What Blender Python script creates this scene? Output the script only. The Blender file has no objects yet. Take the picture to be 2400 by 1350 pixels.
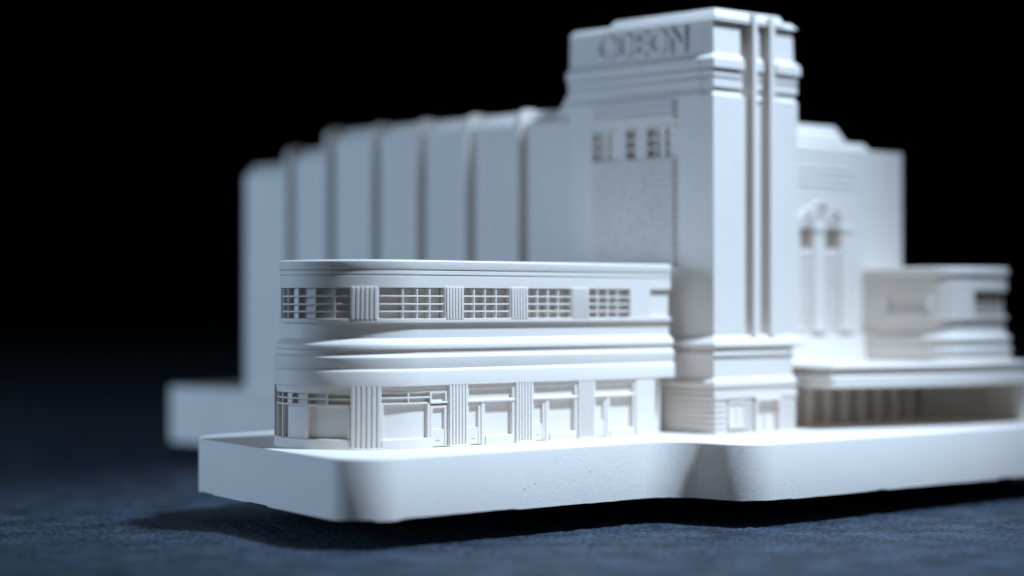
import bpy, bmesh, math, random
from mathutils import Vector
random.seed(7)
S = 0.001                      # everything below is written in millimetres
A47 = math.radians(47); SN, CS = math.sin(A47), math.cos(A47)
P0X, P0D = -13.9, 322.0        # where the wing front starts, seen from the lens
DZ = 13.0                      # height of the plinth top above the table
EYE = 21.6                     # lens height above the plinth top
def XD(X, d, z=0.0):           # metres right of / in front of the lens -> model axes
    x, y = X - P0X, d - P0D
    return Vector((SN*x + CS*y, -CS*x + SN*y, z))
scene = bpy.context.scene
col = scene.collection

# ------------------------------------------------------------------ camera
cam_d = bpy.data.cameras.new('camera'); cam = bpy.data.objects.new('camera', cam_d)
col.objects.link(cam); scene.camera = cam
cp = XD(0, 0, DZ + EYE)
cam.location = cp * S
cam.rotation_euler = (math.pi/2, 0, -math.radians(43))
cam_d.sensor_width = 36; cam_d.lens = 75; cam_d.shift_y = 40/2400
cam_d.clip_start = 0.01; cam_d.clip_end = 20
cam_d.dof.use_dof = True; cam_d.dof.focus_distance = 0.327; cam_d.dof.aperture_fstop = 7.6
cam_d.dof.aperture_blades = 0
# ------------------------------------------------------------------ world and lamps
w = bpy.data.worlds.new('World'); scene.world = w; w.use_nodes = True
w.node_tree.nodes['Background'].inputs[0].default_value = (0.72, 0.86, 1.0, 1)      # faint even light of the dim studio
w.node_tree.nodes['Background'].inputs[1].default_value = 0.085
def aim(o, target): o.rotation_euler = (Vector(target) - o.location).to_track_quat('-Z', 'Y').to_euler()
def polar(T, az, el, dist):    # az from the lens direction towards the right
    az, el = math.radians(az), math.radians(el)
    return XD(T[0] + dist*math.cos(el)*math.sin(az), T[1] - dist*math.cos(el)*math.cos(az), DZ + dist*math.sin(el))
def lamp(kind, name, T, az, el, dist, power, colour, **kw):
    l = bpy.data.lights.new(name, kind); o = bpy.data.objects.new(name, l); col.objects.link(o)
    o.location = polar(T, az, el, dist) * S; aim(o, XD(T[0], T[1], T[2]) * S)
    l.energy = power; l.color = colour
    for k, v in kw.items(): setattr(l, k, v)
    return o
lamp('SPOT', 'key_lamp', (22, 332, 6), 64, 64, 430, 17.6, (0.58, 0.785, 1.06), spot_size=math.radians(34), spot_blend=1.0, shadow_soft_size=0.024)
lamp('AREA', 'fill_lamp', (-20, 380, 25), -97, 10, 520, 1.50, (0.46, 0.70, 1.05), shape='DISK', size=0.22)
scene.view_settings.view_transform = 'Standard'; scene.view_settings.look = 'None'
scene.view_settings.exposure = 0; scene.view_settings.gamma = 1; scene.view_settings.use_curve_mapping = False
scene.render.engine = 'CYCLES'
scene.cycles.use_denoising = True
scene.cycles.max_bounces = 8; scene.cycles.diffuse_bounces = 6
scene.cycles.sample_clamp_indirect = 4

# ------------------------------------------------------------------ materials
def mat(name, base, rough):
    m = bpy.data.materials.new(name); m.use_nodes = True
    nt = m.node_tree; b = nt.nodes['Principled BSDF']
    b.inputs['Base Color'].default_value = (*base, 1); b.inputs['Roughness'].default_value = rough
    return m, nt, b
def resin():
    m, nt, b = mat('white_print_resin', (0.84, 0.795, 0.755), 0.55)
    b.inputs['Specular IOR Level'].default_value = 0.35
    b.inputs['Subsurface Weight'].default_value = 0.0
    N, L = nt.nodes.new, nt.links.new
    tc = N('ShaderNodeTexCoord')
    # layer lines: a fine wave up the height, wobbling a little
    w1 = N('ShaderNodeTexWave'); w1.wave_type = 'BANDS'; w1.bands_direction = 'Z'
    w1.inputs['Scale'].default_value = 3400; w1.inputs['Distortion'].default_value = 0.6; w1.inputs['Detail'].default_value = 1
    L(tc.outputs['Object'], w1.inputs['Vector'])
    n1 = N('ShaderNodeTexNoise'); n1.inputs['Scale'].default_value = 2600; n1.inputs['Detail'].default_value = 4
    L(tc.outputs['Object'], n1.inputs['Vector'])
    n2 = N('ShaderNodeTexNoise'); n2.inputs['Scale'].default_value = 260; n2.inputs['Detail'].default_value = 3
    L(tc.outputs['Object'], n2.inputs['Vector'])
    # pin holes
    vo = N('ShaderNodeTexVoronoi'); vo.inputs['Scale'].default_value = 420; vo.inputs['Randomness'].default_value = 1
    L(tc.outputs['Object'], vo.inputs['Vector'])
    mr = N('ShaderNodeMapRange'); mr.inputs[1].default_value = 0.03; mr.inputs[2].default_value = 0.07
    L(vo.outputs['Distance'], mr.inputs[0])
    def b_(strength, dist, h, prev=None):
        q = N('ShaderNodeBump'); q.inputs['Strength'].default_value = strength; q.inputs['Distance'].default_value = dist
        L(h, q.inputs['Height'])
        if prev: L(prev.outputs[0], q.inputs['Normal'])
        return q
    a = b_(0.30, 0.00003, w1.outputs['Fac'])
    a = b_(0.55, 0.00005, n1.outputs['Fac'], a)
    a = b_(0.45, 0.00012, n2.outputs['Fac'], a)
    a = b_(0.6, 0.00006, mr.outputs[0], a)
    L(a.outputs[0], b.inputs['Normal'])
    # slight uneven tone in the resin itself
    cr = N('ShaderNodeMix'); cr.data_type = 'RGBA'
    cr.inputs[6].default_value = (0.75, 0.675, 0.605, 1); cr.inputs[7].default_value = (0.79, 0.725, 0.66, 1)
    n3 = N('ShaderNodeTexNoise'); n3.inputs['Scale'].default_value = 90; n3.inputs['Detail'].default_value = 5
    L(tc.outputs['Object'], n3.inputs['Vector']); L(n3.outputs['Fac'], cr.inputs[0]); L(cr.outputs[2], b.inputs['Base Color'])
    return m
RESIN = resin()
def table_mat():
    m, nt, b = mat('dark_blue_grained_board', (0.03, 0.045, 0.07), 0.55)
    N, L = nt.nodes.new, nt.links.new
    b.inputs['Specular IOR Level'].default_value = 0.4
    tc = N('ShaderNodeTexCoord')
    n1 = N('ShaderNodeTexNoise'); n1.inputs['Scale'].default_value = 1250; n1.inputs['Detail'].default_value = 6; n1.inputs['Roughness'].default_value = 0.65
    n2 = N('ShaderNodeTexNoise'); n2.inputs['Scale'].default_value = 130; n2.inputs['Detail'].default_value = 4
    n3 = N('ShaderNodeTexNoise'); n3.inputs['Scale'].default_value = 3200; n3.inputs['Detail'].default_value = 2
    for n in (n1, n2, n3): L(tc.outputs['Object'], n.inputs['Vector'])
    ad = N('ShaderNodeMath'); ad.operation = 'MULTIPLY_ADD'; ad.inputs[1].default_value = 0.5; mb = N('ShaderNodeMath'); mb.operation = 'MULTIPLY_ADD'; mb.inputs[1].default_value = 0.45
    L(n2.outputs['Fac'], ad.inputs[0]); L(n1.outputs['Fac'], ad.inputs[2])
    bp = N('ShaderNodeBump'); bp.inputs['Strength'].default_value = 1.0; bp.inputs['Distance'].default_value = 0.0009
    L(ad.outputs[0], bp.inputs['Height'])
    bq = N('ShaderNodeBump'); bq.inputs['Strength'].default_value = 0.8; bq.inputs['Distance'].default_value = 0.0001
    L(n3.outputs['Fac'], bq.inputs['Height']); L(bp.outputs[0], bq.inputs['Normal'])
    L(bq.outputs[0], b.inputs['Normal'])
    mx = N('ShaderNodeMix'); mx.data_type = 'RGBA'
    mx.inputs[6].default_value = (0.0012, 0.007, 0.016, 1); mx.inputs[7].default_value = (0.060, 0.088, 0.128, 1)
    mr = N('ShaderNodeMapRange'); mr.inputs[1].default_value = 0.64; mr.inputs[2].default_value = 0.86
    L(n2.outputs['Fac'], mb.inputs[0]); L(n1.outputs['Fac'], mb.inputs[2]); L(mb.outputs[0], mr.inputs[0]); L(mr.outputs[0], mx.inputs[0]); L(mx.outputs[2], b.inputs['Base Color'])
    return m
TABLE = table_mat()
BLACK = mat('black_felt', (0.0006, 0.0006, 0.0007), 1.0)[0]
BLACK.node_tree.nodes['Principled BSDF'].inputs['Specular IOR Level'].default_value = 0.0

# ------------------------------------------------------------------ mesh helpers
class MB:
    def __init__(s): s.v = []; s.f = []
    def add(s, vs, fs):
        o = len(s.v); s.v += [tuple(p) for p in vs]; s.f += [tuple(i+o for i in f) for f in fs]
    def box(s, x0, x1, y0, y1, z0, z1):
        s.add([(x0,y0,z0),(x1,y0,z0),(x1,y1,z0),(x0,y1,z0),(x0,y0,z1),(x1,y0,z1),(x1,y1,z1),(x0,y1,z1)],
              [(3,2,1,0),(4,5,6,7),(0,1,5,4),(1,2,6,5),(2,3,7,6),(3,0,4,7)])
    def frustum(s, r0, r1, z0, z1):      # rectangles (x0,x1,y0,y1) at two heights
        vs = [(r[a],r[b],z) for r, z in ((r0,z0),(r1,z1)) for a, b in ((0,2),(1,2),(1,3),(0,3))]
        s.add(vs, [(3,2,1,0),(4,5,6,7),(0,1,5,4),(1,2,6,5),(2,3,7,6),(3,0,4,7)])
    def prism(s, pts, z0, z1, jitter=0):
        n = len(pts)
        vs = [(p[0],p[1],z0 + (random.uniform(-jitter, jitter) if jitter else 0)) for p in pts] + [(p[0],p[1],z1) for p in pts]
        s.add(vs, [tuple(range(n-1,-1,-1)), tuple(range(n,2*n))] + [(i,(i+1)%n,n+(i+1)%n,n+i) for i in range(n)])
    def rings(s, rings, cap=True):       # list of closed loops of equal length, bottom to top
        n = len(rings[0]); vs = [p for r in rings for p in r]; fs = []
        for k in range(len(rings)-1):
            for i in range(n): fs.append((k*n+i, k*n+(i+1)%n, (k+1)*n+(i+1)%n, (k+1)*n+i))
        if cap: fs.append(tuple(range(n-1,-1,-1))); fs.append(tuple(range((len(rings)-1)*n, len(rings)*n)))
        s.add(vs, fs)
    def sweep(s, P, prof, s0, s1, step=0.7):   # closed profile [(offset,z)] along the wall path P
        ss = P.samples(s0, s1, step); rows = [[P.at(u, o, z) for o, z in prof] for u in ss]
        n = len(prof); vs = [p for r in rows for p in r]; fs = []
        for k in range(len(rows)-1):
            for i in range(n): fs.append((k*n+i, k*n+(i+1)%n, (k+1)*n+(i+1)%n, (k+1)*n+i))
        fs.append(tuple(range(n-1,-1,-1))); fs.append(tuple(range((len(rows)-1)*n, len(rows)*n)))
        s.add(vs, fs)
    def wall(s, P, s0, s1, z0, z1, o0, o1): s.sweep(P, [(o0,z0),(o1,z0),(o1,z1),(o0,z1)], s0, s1)
    def build(s, name, parent=None, bevel=0.06, m=None, seg=2, smooth=False):
        me = bpy.data.meshes.new(name)
        me.from_pydata([(x*S, y*S, (z+DZ)*S) for x, y, z in s.v], [], s.f)
        bm = bmesh.new(); bm.from_mesh(me); bmesh.ops.recalc_face_normals(bm, faces=bm.faces); bm.to_mesh(me); bm.free()
        me.materials.append(m or RESIN)
        o = bpy.data.objects.new(name, me); col.objects.link(o)
        if parent is not None:
            o.parent = parent
        if bevel:
            b = o.modifiers.new('soft_edges', 'BEVEL'); b.width = bevel*S; b.segments = seg; b.limit_method = 'ANGLE'; b.angle_limit = math.radians(28)
            b.use_clamp_overlap = True
        me.polygons.foreach_set('use_smooth', [True]*len(me.polygons))
        me.set_sharp_from_angle(angle=math.radians(32))
        return o
class Wall:
    """wall line with a rounded end: s >= 0 runs straight (+x) from (x0,y0); s < 0 turns round with radius R"""
    def __init__(s, x0, y0, R, turn=math.pi): s.x0, s.y0, s.R, s.turn = x0, y0, R, turn
    def at(s, u, o, z):
        if u >= 0: return (s.x0+u, s.y0-o, z)
        ph = -u/s.R
        if ph <= s.turn:
            r = s.R+o; return (s.x0 - r*math.sin(ph), s.y0 + s.R - r*math.cos(ph), z)
        e = (ph - s.turn)*s.R; r = s.R+o; ph = s.turn      # straight on after the turn
        return (s.x0 - r*math.sin(ph) - e*math.cos(ph), s.y0 + s.R - r*math.cos(ph) + e*math.sin(ph), z)
    def samples(s, a, b, step):
        br = [a] + [q for q in (-s.turn*s.R, 0.0) if a < q < b] + [b]; out = []
        for p, q in zip(br, br[1:]):
            curved = q <= 0.0001 and p >= -s.turn*s.R - 1e-6
            n = max(1, int(math.ceil((q-p)/step))) if curved else 1
            out += [p + (q-p)*i/n for i in range(n)]
        return out + [b]
def fillet(pts, n=14):
    out = []; N = len(pts)
    for i, (x, y, r) in enumerate(pts):
        p = Vector((x, y))
        if r <= 0: out.append((x, y)); continue
        a = (Vector(pts[i-1][:2]) - p).normalized(); b = (Vector(pts[(i+1) % N][:2]) - p).normalized()
        ang = a.angle(b); d = r/math.tan(ang/2); c = p + (a+b).normalized()*(r/math.sin(ang/2))
        t0, t1 = p + a*d, p + b*d; v0, v1 = t0-c, t1-c
        th = v0.angle_signed(v1)
        for k in range(n+1):
            w_ = v0.copy(); w_.rotate(__import__('mathutils').Matrix.Rotation(-th*k/n, 2)); out.append(tuple(c+w_))
    return out
def empty(name, parent=None, loc=(0,0,0)):
    o = bpy.data.objects.new(name, None); col.objects.link(o); o.location = loc
    if parent is not None: o.parent = parent
    return o

# ------------------------------------------------------------------ setting
def sheet(name, pts, m, kind='structure'):
    me = bpy.data.meshes.new(name); me.from_pydata([tuple(p) for p in pts], [], [(0,1,2,3)]); me.materials.append(m)
    o = bpy.data.objects.new(name, me); col.objects.link(o); o['kind'] = kind; return o
from mathutils import noise
def axis(dense0, dense1, st, far0, far1):
    a = [dense0 + st*i for i in range(int((dense1-dense0)/st)+1)]
    g, q = st, a[-1]
    while q < far1: g *= 1.35; q += g; a.append(q)
    g, q = st, a[0]; pre = []
    while q > far0: g *= 1.35; q -= g; pre.append(q)
    return pre[::-1] + a
ax = axis(-95, 110, 0.42, -1500, 1500); ad_ = axis(238, 420, 0.42, -700, 2000)
vs = []
for d in ad_:
    fade = max(0.0, min(1.0, (d-225)/12, (450-d)/30))
    for X in ax:
        p = XD(X, d)
        h = 0.0
        if fade > 0 and -99 < X < 114:
            h = fade*(0.16*noise.noise(Vector((X*0.42, d*0.42, 3))) + 0.13*noise.noise(Vector((X*1.15, d*1.15, 9))) + 0.06*random.uniform(-1, 1)) 
        vs.append((p.x*S, p.y*S, h*S))
nx = len(ax)
me = bpy.data.meshes.new('table_top')
me.from_pydata(vs, [], [(j*nx+i, j*nx+i+1, (j+1)*nx+i+1, (j+1)*nx+i) for j in range(len(ad_)-1) for i in range(nx-1)])
me.materials.append(TABLE); me.polygons.foreach_set('use_smooth', [True]*len(me.polygons))
tt = bpy.data.objects.new('table_top', me); col.objects.link(tt); tt['kind'] = 'structure'
b0, b1 = XD(-3000,2010), XD(3000,2010)
sheet('backdrop', [(b0.x*S,b0.y*S,-0.7), (b1.x*S,b1.y*S,-0.7), (b1.x*S,b1.y*S,2.2), (b0.x*S,b0.y*S,2.2)], BLACK)

# ------------------------------------------------------------------ the model
model = empty('theatre_model')
model['label'] = 'matte white miniature art deco cinema with tall slab tower, rounded shop wing and thick plinth'
model['category'] = 'scale model'

# plinth
out = [(-24.0,-14,6.5),(-17.5,15,40),(-9.5,47,9),(57.2,58,0),(57.2,130,0),(150,130,0),(150,-30.5,0),(41,-30.5,5.5),(41,-14,6.5)]
poly = fillet(out)
dense = []
for i, p in enumerate(poly):
    q = poly[(i+1) % len(poly)]; L_ = math.dist(p, q); n = max(1, int(L_/1.1))
    dense += [(p[0]+(q[0]-p[0])*k/n, p[1]+(q[1]-p[1])*k/n) for k in range(n)]
b = MB()
n = len(dense); zj = [0.0]*n
wob = [sum(random.uniform(-1,1)*math.sin(i*f+random.random()*0.01) for f in (0.05,)) for i in range(n)]
lv = 0
for i in range(n):
    if random.random() < 0.12: lv = random.choice((0, 0, 0.05, 0.11, 0.2))
    zj[i] = -8.8 + lv + random.uniform(0, 0.05)
def off(pts, d):     # inward offset for the softened rim
    o = []; m = len(pts)
    for i in range(m):
        a, c = Vector(pts[i-1]), Vector(pts[(i+1) % m]); t = (c-a).normalized(); o.append((pts[i][0] + t.y*d, pts[i][1] - t.x*d))
    return o
area = sum(dense[i-1][0]*dense[i][1]-dense[i][0]*dense[i-1][1] for i in range(n))
sg = 1 if area < 0 else -1
i1, i2 = off(dense, 0.10*sg), off(dense, 0.34*sg)
b.rings([[(p[0],p[1],zj[i]) for i, p in enumerate(dense)], [(p[0],p[1],-8.3) for p in dense], [(p[0],p[1],-0.32) for p in dense],
         [(p[0],p[1],-0.09) for p in i1], [(p[0],p[1],0) for p in i2]])
for x_, z_, w_ in ((8.2,-5.9,0.28),(10.4,-5.2,0.2),(7.4,-7.6,0.14),(22.0,-4.0,0.16),(-9.0,-6.6,0.18),(60.5,-6.8,0.2)):      # print nibs left on the face
    yf = -14 if x_ < 41 else -30.5
    b.frustum((x_, x_+w_*1.6, yf-0.02, yf+0.1), (x_+w_*0.7, x_+w_*1.3, yf-0.10, yf+0.1), z_, z_+w_)
plinth = b.build('plinth', model, bevel=0)
plinth['label'] = 'thick plinth with rounded corners and a rough lower edge'
b = MB(); b.box(57.25, 149.5, 60, 152, -8.7, 3.6); b.build('rear_base', model, bevel=0.3)
b = MB(); b.box(38, 120, 25, 105, -DZ+0.3, -8.6); b.build('foot', model, bevel=0, m=BLACK)

# ---------------- left shop wing
R = 13.15
W = Wall(0, 0, R)
SE, SB = 55.6, -math.pi*R - 40        # right end of the upper floor; far end of the back wall
b = MB()
def band(prof, s1=SE): b.sweep(W, prof, SB, s1, 0.35)
K = -4.0
b.sweep(W, [(K,0.0),(-1.35,0.0),(-1.35,28.0),(K,28.0)], SB, SE-3, 0.35)            # core behind the openings
bb = [(-R*0.0+0, 0)]
b.box(0, SE-3.5, 3, 2*R-3, 0.02, 28.1)                                             # fill so that nothing shines through
band([(K,26.95),(0.02,26.95),(0.08,27.1),(0.08,28.2),(-0.15,28.42),(K,28.42)])       # crown
band([(K,26.78),(-0.28,26.78),(-0.28,26.97),(K,26.97)])
band([(K,26.2),(0.0,26.2),(0.0,26.8),(K,26.8)])
band([(K,26.0),(-0.28,26.0),(-0.28,26.22),(K,26.22)])
band([(K,24.2),(0.0,24.2),(0.0,26.02),(K,26.02)])                                  # head over the windows
band([(K,18.9),(0.12,18.9),(0.16,19.1),(0.12,19.6),(K,19.6)])                      # sill
band([(K,16.6),(-0.42,16.6),(-0.42,18.92),(K,18.92)])
band([(K,14.92),(0.62,14.92),(0.70,15.05),(0.70,15.55),(0.58,15.78),(0.1,16.2),(-0.40,16.62),(K,16.62)])   # streamlined ledge
band([(K,14.0),(0.40,14.0),(0.40,14.94),(K,14.94)])
band([(K,12.02),(0.62,12.02),(0.72,12.5),(0.88,13.4),(0.86,13.75),(0.42,14.25),(K,14.25)])
band([(K,9.45),(0.98,9.45),(1.02,11.5),(0.93,11.75),(0.58,12.05),(K,12.05)])
# upper wall between windows (plain piers) and shopfront zone plain end
def upx(a, c): b.wall(W, a, c, 19.58, 24.22, K, 0)
PILS = [(-11.2,-6.85), (5.0,8.9), (18.6,22.5), (32.1,36.1)]
WINS = [(-26.8,-11.2), (-6.75,4.9), (8.95,18.6), (22.5,32.1), (36.1,45.8)]
for a, c in PILS: upx(a, c)
upx(45.8, 50.6); upx(SB, -26.8)
b.wall(W, 50.6, SE, 19.58, 24.22, K, -0.55)
# ground floor frame zone: plain ends
b.wall(W, 46.3, 50.9, 0, 9.47, K, 0.85)
b.wall(W, SB, -28.5, 0, 9.47, K, 0.85)
b.wall(W, -28.5, 50.9, 9.0, 9.47, K, 0.62)
b.wall(W, 50.9, SE, 0, 9.47, K, -2.4)
wing = b.build('shop_wing', model, bevel=0.05)
wing['label'] = 'low two storey shop wing with a rounded end'

def fluted(name, parent, a, c, z0, z1, o, n=6, base=None):
    m = MB(); gap = (c-a)/n
    m.wall(W, a, c, z0, z1, -1.2, o)
    for i in range(n):
        m1 = a + gap*(i+0.5); hw = gap*0.35
        m.sweep(W, [(o-0.1,z0),(o+0.27,z0),(o+0.27,z1),(o-0.1,z1)], m1-hw, m1+hw, 0.3)
    if base: m.wall(W, a-0.15, c+0.15, z0-0.02, z0+0.28, -0.5, o+0.5)
    return m.build(name, parent, bevel=0.07)
for a, c in PILS:
    fluted('upper_pilaster', wing, a+0.15, c-0.15, 19.5, 24.35, -0.02)
GP = [(-11.0,-6.6), (5.1,9.0), (19.0,22.8), (32.8,36.6)]
for a, c in GP:
    fluted('ground_pilaster', wing, a, c, 0.0, 9.42, 0.72, base=True)

def casement(name, parent, P, a, c, z0, z1, verts, rows, depth=-1.15, front=-0.12, bar=0.26):
    m = MB()
    m.wall(P, a, c, z0, z1, depth-0.3, depth)                     # pane
    for q in verts: m.wall(P, q-bar/2, q+bar/2, z0, z1, depth-0.1, front)
    for z in rows: m.wall(P, a, c, z-bar/2, z+bar/2, depth-0.1, front-0.04)
    return m.build(name, parent, bevel=0.05)
rows = [20.62, 21.74, 22.94]
for i, (a, c) in enumerate(WINS):
    n = 4; vs = [a + (c-a)*k/n for k in range(1, n)]
    if i == 0: vs = [a+0.3, -21.5, -17.9, -14.2, -12.0] ; vs = [-25.9,-23.6,-20.6,-17.0,-13.6]
    if i == 1: vs = [-3.0, -0.4, 2.1]
    if i >= 2: vs = [a+2.2, a+4.5, a+6.8]
    casement('upper_window', wing, W, a, c, 19.6, 24.2, vs, rows, depth=-0.8 if i == 0 else -1.15)

# ground floor bays. glass plane at -0.35, frames at 0.45
def shopfront(a, c, transom, verts, zt0=6.75, zt1=8.35, gl=-0.1, fr=0.5, sill=1.55):
    m = MB()
    m.wall(W, a, c, 0, 9.1, -1.2, gl)
    m.wall(W, a, c, zt1, 9.05, gl-0.1, fr)                         # head
    m.sweep(W, [(gl-0.1,0),(fr+0.42,0),(fr+0.42,0.25),(fr+0.3,sill-0.1),(fr+0.1,sill),(gl-0.1,sill)], a, c, 0.4)   # stall riser
    m.wall(W, a, c, zt0-0.28, zt0, gl-0.1, fr)                     # transom bar
    if transom:
        m.wall(W, a, c, (zt0+zt1)/2-0.12, (zt0+zt1)/2+0.12, gl-0.6, fr-0.05)
        for q in transom: m.wall(W, q-0.14, q+0.14, zt0-0.05, zt1, gl-0.6, fr)
    for q, wd in verts: m.wall(W, q-wd/2, q+wd/2, 0.3, zt0, gl-0.1, fr)
    return m.build('shop_window', wing, bevel=0.05)
shopfront(-28.6, -11.0, [-26.8,-24.3,-21.4,-18.1,-14.6], [(-27.1,0.4),(-24.3,0.45),(-18.1,0.6),(-11.3,0.35)])
def door(a, c, top=6.4):
    m = MB()
    m.wall(W, a, c, 0, top, -1.2, 0.0)
    for q0, q1 in ((a, a+0.5), (c-0.5, c)): m.wall(W, q0, q1, 0.1, top, -0.1, 0.45)
    m.wall(W, a, c, top-0.45, top, -0.1, 0.42)
    m.wall(W, a+0.5, c-0.5, 0.15, 2.75, -0.1, 0.36)
    d = m.build('door', wing, bevel=0.05)
    h = MB(); mid = (a+c)/2; h.wall(W, mid-0.42, mid+0.35, 1.12, 1.24, 0.3, 0.46); h.build('letter_plate', d, bevel=0.03)
    return d
shopfront(-6.6, 1.6, [-2.4], [(-6.4,0.3),(1.35,0.5)], 6.95, 8.4)
m = MB(); m.wall(W, 1.6, 5.1, 6.4, 9.1, -1.2, 0.0); m.wall(W, 1.6, 5.1, 8.2, 9.05, -0.1, 0.5); m.wall(W, 1.6, 5.1, 6.65, 7.0, -0.1, 0.62)
m.wall(W, 1.6, 1.95, 7.0, 8.2, -0.1, 0.5); m.wall(W, 4.7, 5.1, 7.0, 8.2, -0.1, 0.5); m.build('fanlight', wing, bevel=0.05)
door(1.7, 5.05)
for a, c in ((9.0,19.0), (22.8,32.8), (36.6,46.3)):
    m = MB()
    m.wall(W, a, c, 6.6, 9.1, -1.2, 0.05)
    m.wall(W, a, c, 8.75, 9.1, -0.1, 0.6)
    m.wall(W, a, a+0.4, 7.0, 8.8, 0, 0.62); m.wall(W, c-0.45, c, 7.0, 8.8, 0, 0.62)
    m.sweep(W, [(-0.1,6.6),(0.75,6.6),(0.78,6.9),(0.6,7.08),(-0.1,7.08)], a, c)
    m.build('fascia_panel', wing, bevel=0.05)
    door(a+0.05, a+3.0, 6.55)
    m = MB()
    m.wall(W, a+3.0, c, 0, 6.65, -1.2, -0.15)
    m.wall(W, a+3.0, a+3.75, 0, 6.62, -0.2, 0.62)
    m.wall(W, c-0.5, c, 0, 6.62, -0.2, 0.62)
    m.sweep(W, [(-0.2,0),(0.8,0),(0.8,1.2),(0.62,1.4),(-0.2,1.4)], a+3.75, c-0.5)
    m.build('shop_window', wing, bevel=0.05)

# ---------------- tower
TX, TX2, TY, TY2 = 58.5, 80.6, -7.1, 27.8
b = MB()
def ring(o, z, e=0): return (TX-o, (78.0 if z < 14.2 else TX2)+o*0.6, TY-o, TY2+e)
def tslab(o0, z0, o1, z1): b.frustum(ring(o0, z0), ring(o1, z1), z0, z1)
tslab(0.9, 0, 0.9, 6.7); 
tslab(1.15, 6.65, 1.15, 7.3); tslab(0.8, 7.25, 0.8, 7.9); tslab(1.3, 7.85, 1.3, 8.6); tslab(1.3, 8.6, 0.6, 9.5)
tslab(0.6, 9.45, 0.6, 13.2); tslab(1.0, 13.15, 1.0, 13.5); tslab(1.0, 13.5, 0.5, 14.1); tslab(0.3, 14.0, 0.3, 14.6); tslab(1.25, 14.55, 1.25, 15.1); tslab(1.25, 15.1, 0, 16.5)
# shaft: two broad piers and the set back strip between, front split by grooves
SY = TY + 2.6
b.box(TX+1.7, TX2, SY, TY2, 16.4, 57.2)
OPEN = [(1.7, 8.2), (11.0, 13.3), (15.8, 21.4)]
b.box(TX, TX+1.8, SY, TY2, 16.4, 46.9); b.box(TX, TX+1.8, SY, TY2, 51.9, 57.2)
for q0, q1 in ((SY, 1.7), (8.2, 11.0), (13.3, 15.8), (21.4, TY2)): b.box(TX, TX+1.8, q0, q1, 46.85, 51.95)
PIER_A = (TX, 66.6); PIER_M = (69.1, 71.0); PIER_B = (73.6, TX2)
b.box(PIER_A[0], PIER_A[1], TY, SY+0.1, 16.3, 56.9)
b.box(PIER_M[0], PIER_M[1], TY+0.35, SY+0.1, 16.3, 56.7)
b.box(PIER_B[0]+1.9, PIER_B[1], TY+0.1, SY+0.1, 16.3, 56.5)
b.box(PIER_B[0], PIER_B[0]+1.95, TY-0.25, SY+0.1, 16.3, 56.9)
# head of the tower
b.box(TX+0.9, TX2-0.9, SY+0.2, TY2-0.5, 57.1, 70.4)
def head(o, z0, o1, z1, back=0.0):
    for x0, x1, l, r in ((PIER_A[0], PIER_A[1]-0.6, 1, 0), (PIER_M[0], PIER_M[1], 0, 0), (PIER_B[0]+0.8, PIER_B[1], 0, 1)):
        ox = 0.25
        b.frustum((x0-o*l-(0 if l else ox*o*0), x1+o*r, TY-o, SY+0.3), (x0-o1*l, x1+o1*r, TY-o1, SY+0.3), z0, z1)
    # side faces run the full depth
    b.frustum((TX-o, TX+2.5, SY, TY2+back), (TX-o1, TX+2.5, SY, TY2+back), z0, z1)
    b.frustum((TX2-2.5, TX2+o, SY, TY2+back), (TX2-2.5, TX2+o1, SY, TY2+back), z0, z1)
head(0.0, 56.5, -0.7, 57.9)
head(-0.1, 58.15, -0.1, 59.6); head(-0.75, 57.8, -0.75, 61.6)
head(-0.1, 60.0, -0.1, 61.1)
head(0.35, 61.4, 0.35, 63.0); head(0.35, 63.0, -0.55, 63.9)
head(-0.55, 63.8, -0.75, 69.9)
# cap
b.frustum((TX+0.2, TX2-0.2, TY-0.1, TY2-0.2), (TX+0.9, TX2-0.9, TY+0.9, TY2-1.0), 69.5, 70.5)
b.frustum((TX+0.45, TX2-3.5, TY+0.0, 18.3), (TX+1.3, TX2-4.2, TY+0.9, 17.2), 70.0, 71.5)
tower = b.build('tower', model, bevel=0.09)
tower['label'] = 'tall slab tower with stepped head and vertical fins'
for x0, x1, yy, zt in ((67.9, 68.9, TY-0.75, 71.1), (72.3, 73.5, TY-0.75, 70.9)):
    m = MB(); m.box(x0, x1, yy, SY+0.3, 16.35, zt); m.build('fin', tower, bevel=0.1)
# panel of brick courses on the flank
m = MB()
y0, y1 = 1.3, 21.8
z = 28.4
while z < 55.9:
    if not 46.4 < z < 52.4:
        y = y0+0.3
        while y < y1-0.5:
            ln = random.uniform(2.5, 7) if z < 46 else y1-y0-0.6
            e = min(y+ln, y1-0.3); m.box(TX-0.68, TX+0.1, y, e-0.15, z, z+0.56)
            y = e
    z += 1.14
m.build('brick_panel', tower, bevel=0)
for (ya, yb, cols) in ((1.7, 8.2, 3), (11.0, 13.3, 1), (15.8, 21.4, 3)):
    m = MB(); z0_, z1_ = 46.9, 51.9
    cw = (yb-ya)/cols
    if cols > 1: m.box(TX+0.3, TX+1.6, ya, yb-cw, z0_, z1_)        # shallow blind panes; the far column stays open
    m.box(TX-0.3, TX+0.1, ya-0.3, yb+0.3, z0_-0.35, z0_); m.box(TX-0.3, TX+0.1, ya-0.3, yb+0.3, z1_, z1_+0.35)
    for k in range(1, cols): yq = ya+cw*k; m.box(TX-0.1, TX+0.8, yq-0.2, yq+0.2, z0_, z1_)
    for k in range(1, 3): zq = z0_+(z1_-z0_)*k/3; m.box(TX+0.1, TX+0.8, ya, yb, zq-0.16, zq+0.16)
    m.build('tower_window', tower, bevel=0.03)
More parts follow.
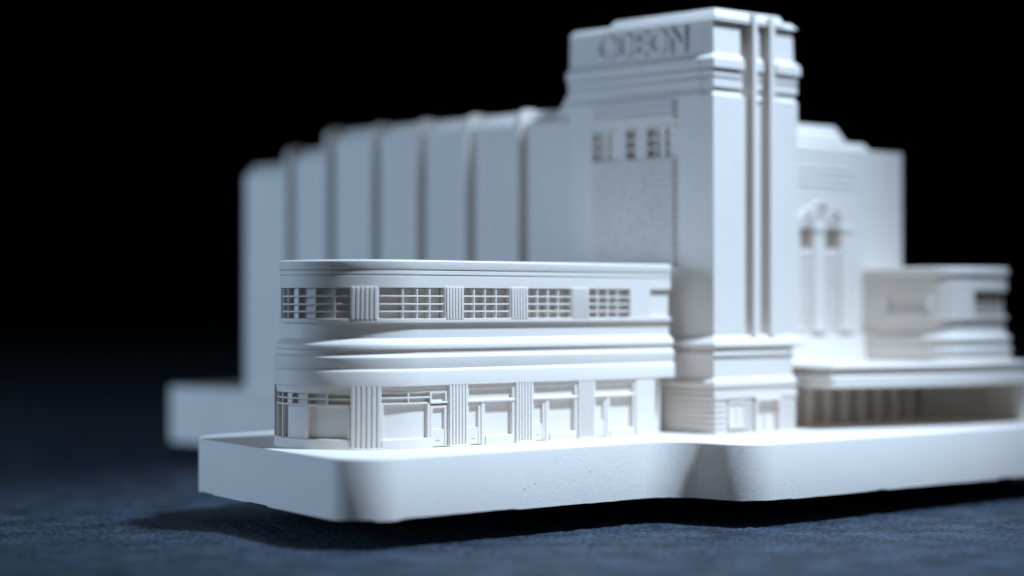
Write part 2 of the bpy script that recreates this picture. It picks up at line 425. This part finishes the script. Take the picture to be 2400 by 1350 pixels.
# lettering along the flank
yy = 21.9
spans = [5.6, 3.6, 3.1, 5.0, 4.6]
pos = TY2 - 0.4 - 6.2
total = 21.7; start = -0.8 + total     # reads from the far edge towards the near corner
curs = start
for ch, wd in zip('ODEON', [5.3, 4.0, 3.2, 4.9, 4.3]):
    cu = bpy.data.curves.new('letter', 'FONT'); cu.body = ch; cu.size = 1.0; cu.extrude = 0.08; cu.offset = 0.012
    tmp = bpy.data.objects.new('tmp', cu); col.objects.link(tmp)
    dg = bpy.context.evaluated_depsgraph_get(); me = bpy.data.meshes.new_from_object(tmp.evaluated_get(dg))
    bpy.data.objects.remove(tmp)
    xs = [v.co.x for v in me.vertices]; ys = [v.co.y for v in me.vertices]
    sx = (wd-0.35)/(max(xs)-min(xs)); sy = 4.6/(max(ys)-min(ys))
    for v in me.vertices:
        lx, ly, lz = (v.co.x-min(xs))*sx, (v.co.y-min(ys))*sy, v.co.z
        v.co = ((TX+0.62-lz*5.0)*S, (curs-lx)*S, (64.5+ly+DZ)*S)
    me.materials.clear(); me.materials.append(RESIN)
    o = bpy.data.objects.new('letter', me); col.objects.link(o); o.parent = tower
    curs -= wd
# ground floor of the tower: rusticated blocks, entrance and window
m = MB()
X0, X1, YF = TX-0.9, 78.5, TY-0.9
for k in range(7):
    z0_ = 0.1+k*0.92
    m.box(X0-0.42, X0+0.1, YF+0.0, YF+16, z0_, z0_+0.66)
    for x0, x1 in ((X0-0.26, X0+2.6), (X0+8.0, X0+9.3), (X1-4.2, X1-0.2)):
        m.box(x0, x1, YF-0.4, YF+0.1, z0_, z0_+0.62)
m.box(X0-0.3, X1+0.1, YF-0.5, YF+0.1, 5.9, 6.6)
m.build('rusticated_base', tower, bevel=0.05)
m = MB(); m.box(X0+3.4, X0+7.6, YF-0.15, YF+0.1, 1.2, 5.2); m.box(X0+3.2, X0+3.7, YF-0.4, YF, 1.0, 5.4); m.box(X0+7.2, X0+7.7, YF-0.4, YF, 1.0, 5.4)
m.box(X0+3.2, X0+7.7, YF-0.45, YF, 5.1, 5.5); m.box(X0+3.2, X0+7.7, YF-0.5, YF, 1.0, 1.35); m.box(X0+5.3, X0+5.6, YF-0.3, YF, 1.2, 5.2)
m.build('display_window', tower, bevel=0.04)
m = MB(); m.box(X0+9.4, X0+9.9, YF-1.1, YF, 0, 5.9); m.box(X0+15.6, X0+16.1, YF-1.1, YF, 0, 5.9); m.box(X0+9.4, X0+16.1, YF-1.15, YF, 5.4, 6.0)
m.box(X0+12.6, X0+12.9, YF-0.3, YF, 0, 5.4); m.build('entrance', tower, bevel=0.04)

# ---------------- auditorium
b = MB()
AX = 58.7
def hall(y0, y1, z): # wall with a sloping roof edge
    pts = [(AX, 0.1), (AX, z-2.5), (AX+2.6, z), (122, z), (122, 0.1)]
    n_ = len(pts); vs = [(p[0], y, p[1]) for y in (y0, y1) for p in pts]
    b.add(vs, [tuple(range(n_)), tuple(range(2*n_-1, n_-1, -1))] + [(i, (i+1) % n_, n_+(i+1) % n_, n_+i) for i in range(n_)])
hall(27.9, 97.0, 57.2); hall(97.0, 110.4, 53.9); hall(110.4, 126.0, 51.4)
b.frustum((AX, AX+20, 27.0, 31), (AX+0.8, AX+20, 27.0, 28.4), 55.5, 60)
hallo = b.build('auditorium', model, bevel=0.25)
hallo['label'] = 'long blank auditorium wall stepping down at the back'
for y, zt in ((40.2,57.5),(54.5,57.5),(68.7,57.5),(82.5,57.5),(96.8,57.5),(110.2,54.3)):
    m = MB(); p = 1.15
    pts = [(AX+3.4, zt-3), (AX+3.4, zt+0.1), (AX+1.2, zt+0.1), (AX-0.7, zt-0.9), (AX-p, zt-5), (AX-p, 0.2), (AX+0.5, 0.2)]
    n_ = len(pts); vs = [(q[0], yy_, q[1]) for yy_ in (y-0.7, y+0.7) for q in pts]
    m.add(vs, [tuple(range(n_)), tuple(range(2*n_-1, n_-1, -1))] + [(i, (i+1) % n_, n_+(i+1) % n_, n_+i) for i in range(n_)])
    m.build('buttress', hallo, bevel=0.2)

# ---------------- foyer front
b = MB()
FX0, FX1, FY = 80.5, 120.0, 0.0
b.box(FX0, FX1, FY+2.2, 28.5, 0.1, 50.3)
b.box(FX0, 87.0, FY, FY+2.3, 12, 50.3); b.box(103.5, FX1, FY, FY+2.3, 0.1, 50.3); b.box(86.9, 103.6, FY, FY+2.3, 36.0, 50.3); b.box(86.9, 103.6, FY, FY+2.3, 0.1, 17)
b.frustum((FX0, 111.0, FY+0.5, 27), (FX0, 110, FY+1.5, 26), 50.2, 51.6)
b.frustum((FX0, 104.5, FY+1.0, 27), (FX0, 103.5, FY+3, 26), 51.4, 54.6)
for z_ in (43.2, 44.6, 46.0): b.box(FX0, 105.5, FY-0.14, FY+0.1, z_, z_+0.6)
b.frustum((FX0, 107.2, FY-1.6, FY+0.2), (FX0, 108.2, FY-0.5, FY+0.2), 11.0, 15.6)
foyer = b.build('foyer_front', model, bevel=0.2)
foyer['label'] = 'flat stepped foyer front behind the tower'
for x in (87.9, 95.0, 102.9):
    m = MB(); m.box(x-1.6, x+1.6, FY-0.35, FY+2.3, 16.8, 35.0); m.box(x-1.9, x+1.9, FY-0.6, FY+1, 35.0, 35.9); m.box(x-1.8, x+1.8, FY-0.55, FY+1, 16.8, 17.6)
    m.build('column', foyer, bevel=0.12)
for x0, x1 in ((89.4, 93.5), (96.5, 101.4)):
    m = MB()
    m.box(x0, x1, FY+0.3, FY+2.3, 17, 31.8)
    for k in range(9): m.box(x0, x1, FY+0.0, FY+0.4, 17.5+k*1.6, 18.1+k*1.6)
    m.build('tall_window', foyer, bevel=0.03)
m = MB()
for cx, r in ((91.4, 2.3), (98.9, 2.6), (95.1, 3.6)):
    for rr in (r, r*0.62):
        ring_ = []
        for j in range(5):
            ang = j*math.tau/5
            ring_.append((math.cos(ang)*0.35, math.sin(ang)*0.35))
        N_ = 22
        loops = []
        for i in range(N_+1):
            th = math.pi*i/N_
            loops.append([(cx + (rr+a_)*math.cos(th), FY-0.1+c_, 36.4 + (rr+a_)*math.sin(th)) for a_, c_ in ring_])
        m.rings(loops)
m.box(86.5, 104.3, FY-0.15, FY+1, 35.7, 36.3)
m.build('relief_ornament', foyer, bevel=0)

# ---------------- right hand wing and canopy
class Loop:
    def __init__(s, pts): s.p = pts
    def ring(s, o, z):
        n = len(s.p); out = []
        for i in range(n):
            a, c = Vector(s.p[i-1]), Vector(s.p[(i+1) % n]); t = (c-a).normalized(); out.append((s.p[i][0] - t.y*o, s.p[i][1] + t.x*o, z))
        return out
rw = fillet([(108.2,3,0),(108.2,-20,4.5),(131.2,-20,9),(131.2,3,0)])
ar = sum(rw[i-1][0]*rw[i][1]-rw[i][0]*rw[i-1][1] for i in range(len(rw)))
if ar > 0: rw.reverse()
RWL = Loop(rw)
b = MB()
def rb(*prof): b.rings([RWL.ring(o, z) for o, z in prof])
rb((-2.4,11), (-2.4,28.3))
rb((0,26.95),(0.3,27.1),(0.3,28.2),(0.0,28.5)); rb((-0.2,26.0),(-0.2,27.0)); rb((0,24.2),(0,26.1))
rb((0,18.9),(0.15,19.0),(0.1,19.6)); rb((-0.4,16.5),(-0.4,18.95)); rb((0.7,14.95),(0.75,15.5),(0.55,15.8),(-0.4,16.6))
rb((0.4,14.0),(0.4,15.0)); rb((0.6,12.0),(0.9,13.5),(0.4,14.2)); rb((0.9,10.8),(0.95,11.7),(0.5,12.1))
b.rings([[(x,y,z) for x,y in fillet([(108.2,3,0),(108.2,-20,4.5),(114.6,-20,0),(114.6,3,0)])] for z in (19.5,24.3)])
right = b.build('corner_wing', model, bevel=0.1)
right['label'] = 'small two storey wing with rounded corners beside the entrance canopy'
m = MB(); m.box(107.5, 108.3, -15.4, -5.4, 19.7, 20.3); m.box(107.5, 108.3, -15.4, -14.8, 20.0, 23.9); m.box(107.5, 108.3, -6.0, -5.4, 20.0, 23.9); m.box(107.6, 108.3, -15.4, -5.4, 23.5, 24.0)
for k in (1,2,3): m.box(108.0, 108.3, -14.6+k*2.1-0.12, -14.6+k*2.1+0.12, 20.3, 23.4)
m.build('side_window', right, bevel=0.04)
m = MB()
def ry(x): return -20 if x < 122.2 else -11 - math.sqrt(max(0, 81-(x-122.2)**2))
for k in range(3): m.rings([RWL.ring(-1.0, 20.7+k*1.15-0.12), RWL.ring(-1.0, 20.7+k*1.15+0.12)])
for k in range(1,6): x = 114.6+k*2.6; m.box(x-0.12, x+0.12, ry(x)+0.95, ry(x)+2.2, 19.6, 24.2)
m.build('front_window', right, bevel=0.04)
# canopy
cp_ = fillet([(81.7,2,0),(81.7,-14,1.0),(95,-18.6,20),(110,-22.6,20),(131,-22.8,8),(137,-10,5),(137,2,0)])
ar = sum(cp_[i-1][0]*cp_[i][1]-cp_[i][0]*cp_[i-1][1] for i in range(len(cp_)))
if ar > 0: cp_.reverse()
CL = Loop(cp_)
b = MB()
for prof in (((0,7.2),(0.25,7.5),(0.2,9.1),(-0.2,9.4)), ((-1.1,9.3),(-1.1,10.6)), ((-0.1,10.5),(0,10.9),(-0.5,11.3))):
    b.rings([CL.ring(o, z) for o, z in prof])
can = b.build('canopy', model, bevel=0.08)
can['label'] = 'curved entrance canopy over a dark recess'
for x in (90.5, 95.5, 100.5, 105.5, 110.5, 115.5, 120.5, 125.5):
    m = MB(); N_ = 16
    m.rings([[(x+0.8*math.cos(k*math.tau/N_), -1.2+0.8*math.sin(k*math.tau/N_), z_) for k in range(N_)] for z_ in (0.0, 7.3)])
    m.build('column', can, bevel=0)
m = MB(); m.box(130.2, 131.8, -19.5, -17.9, 0, 7.3); m.build('column', can, bevel=0.1)
m = MB(); m.box(82.4, 134, 2.5, 3.5, 0.0, 11.1)
m.prism([(118,2.6)] + [(118+16*math.sin(k*math.pi/20), -11.4+14*math.cos(k*math.pi/20)) for k in range(1,11)] + [(139.5,-11.4),(139.5,2.6)], 0.0, 7.15); m.box(132.5, 139, -17, -10, 0, 7.15)
m.build('entrance_wall', can, bevel=0.05)

# ---------------- a fleck of lint on the table
m = MB(); fl = XD(78.0, 318.0)
m.add([(fl.x, fl.y, -DZ+0.01), (fl.x+1.0, fl.y+0.7, -DZ+0.05), (fl.x+0.6, fl.y+0.1, -DZ+0.5), (fl.x+0.2, fl.y+0.6, -DZ+0.35)], [(0,1,2),(0,2,3),(0,3,1),(1,3,2)])
f = m.build('lint_speck', None, bevel=0); f['label'] = 'tiny white fleck lying on the dark blue table at lower right'; f['category'] = 'fleck'
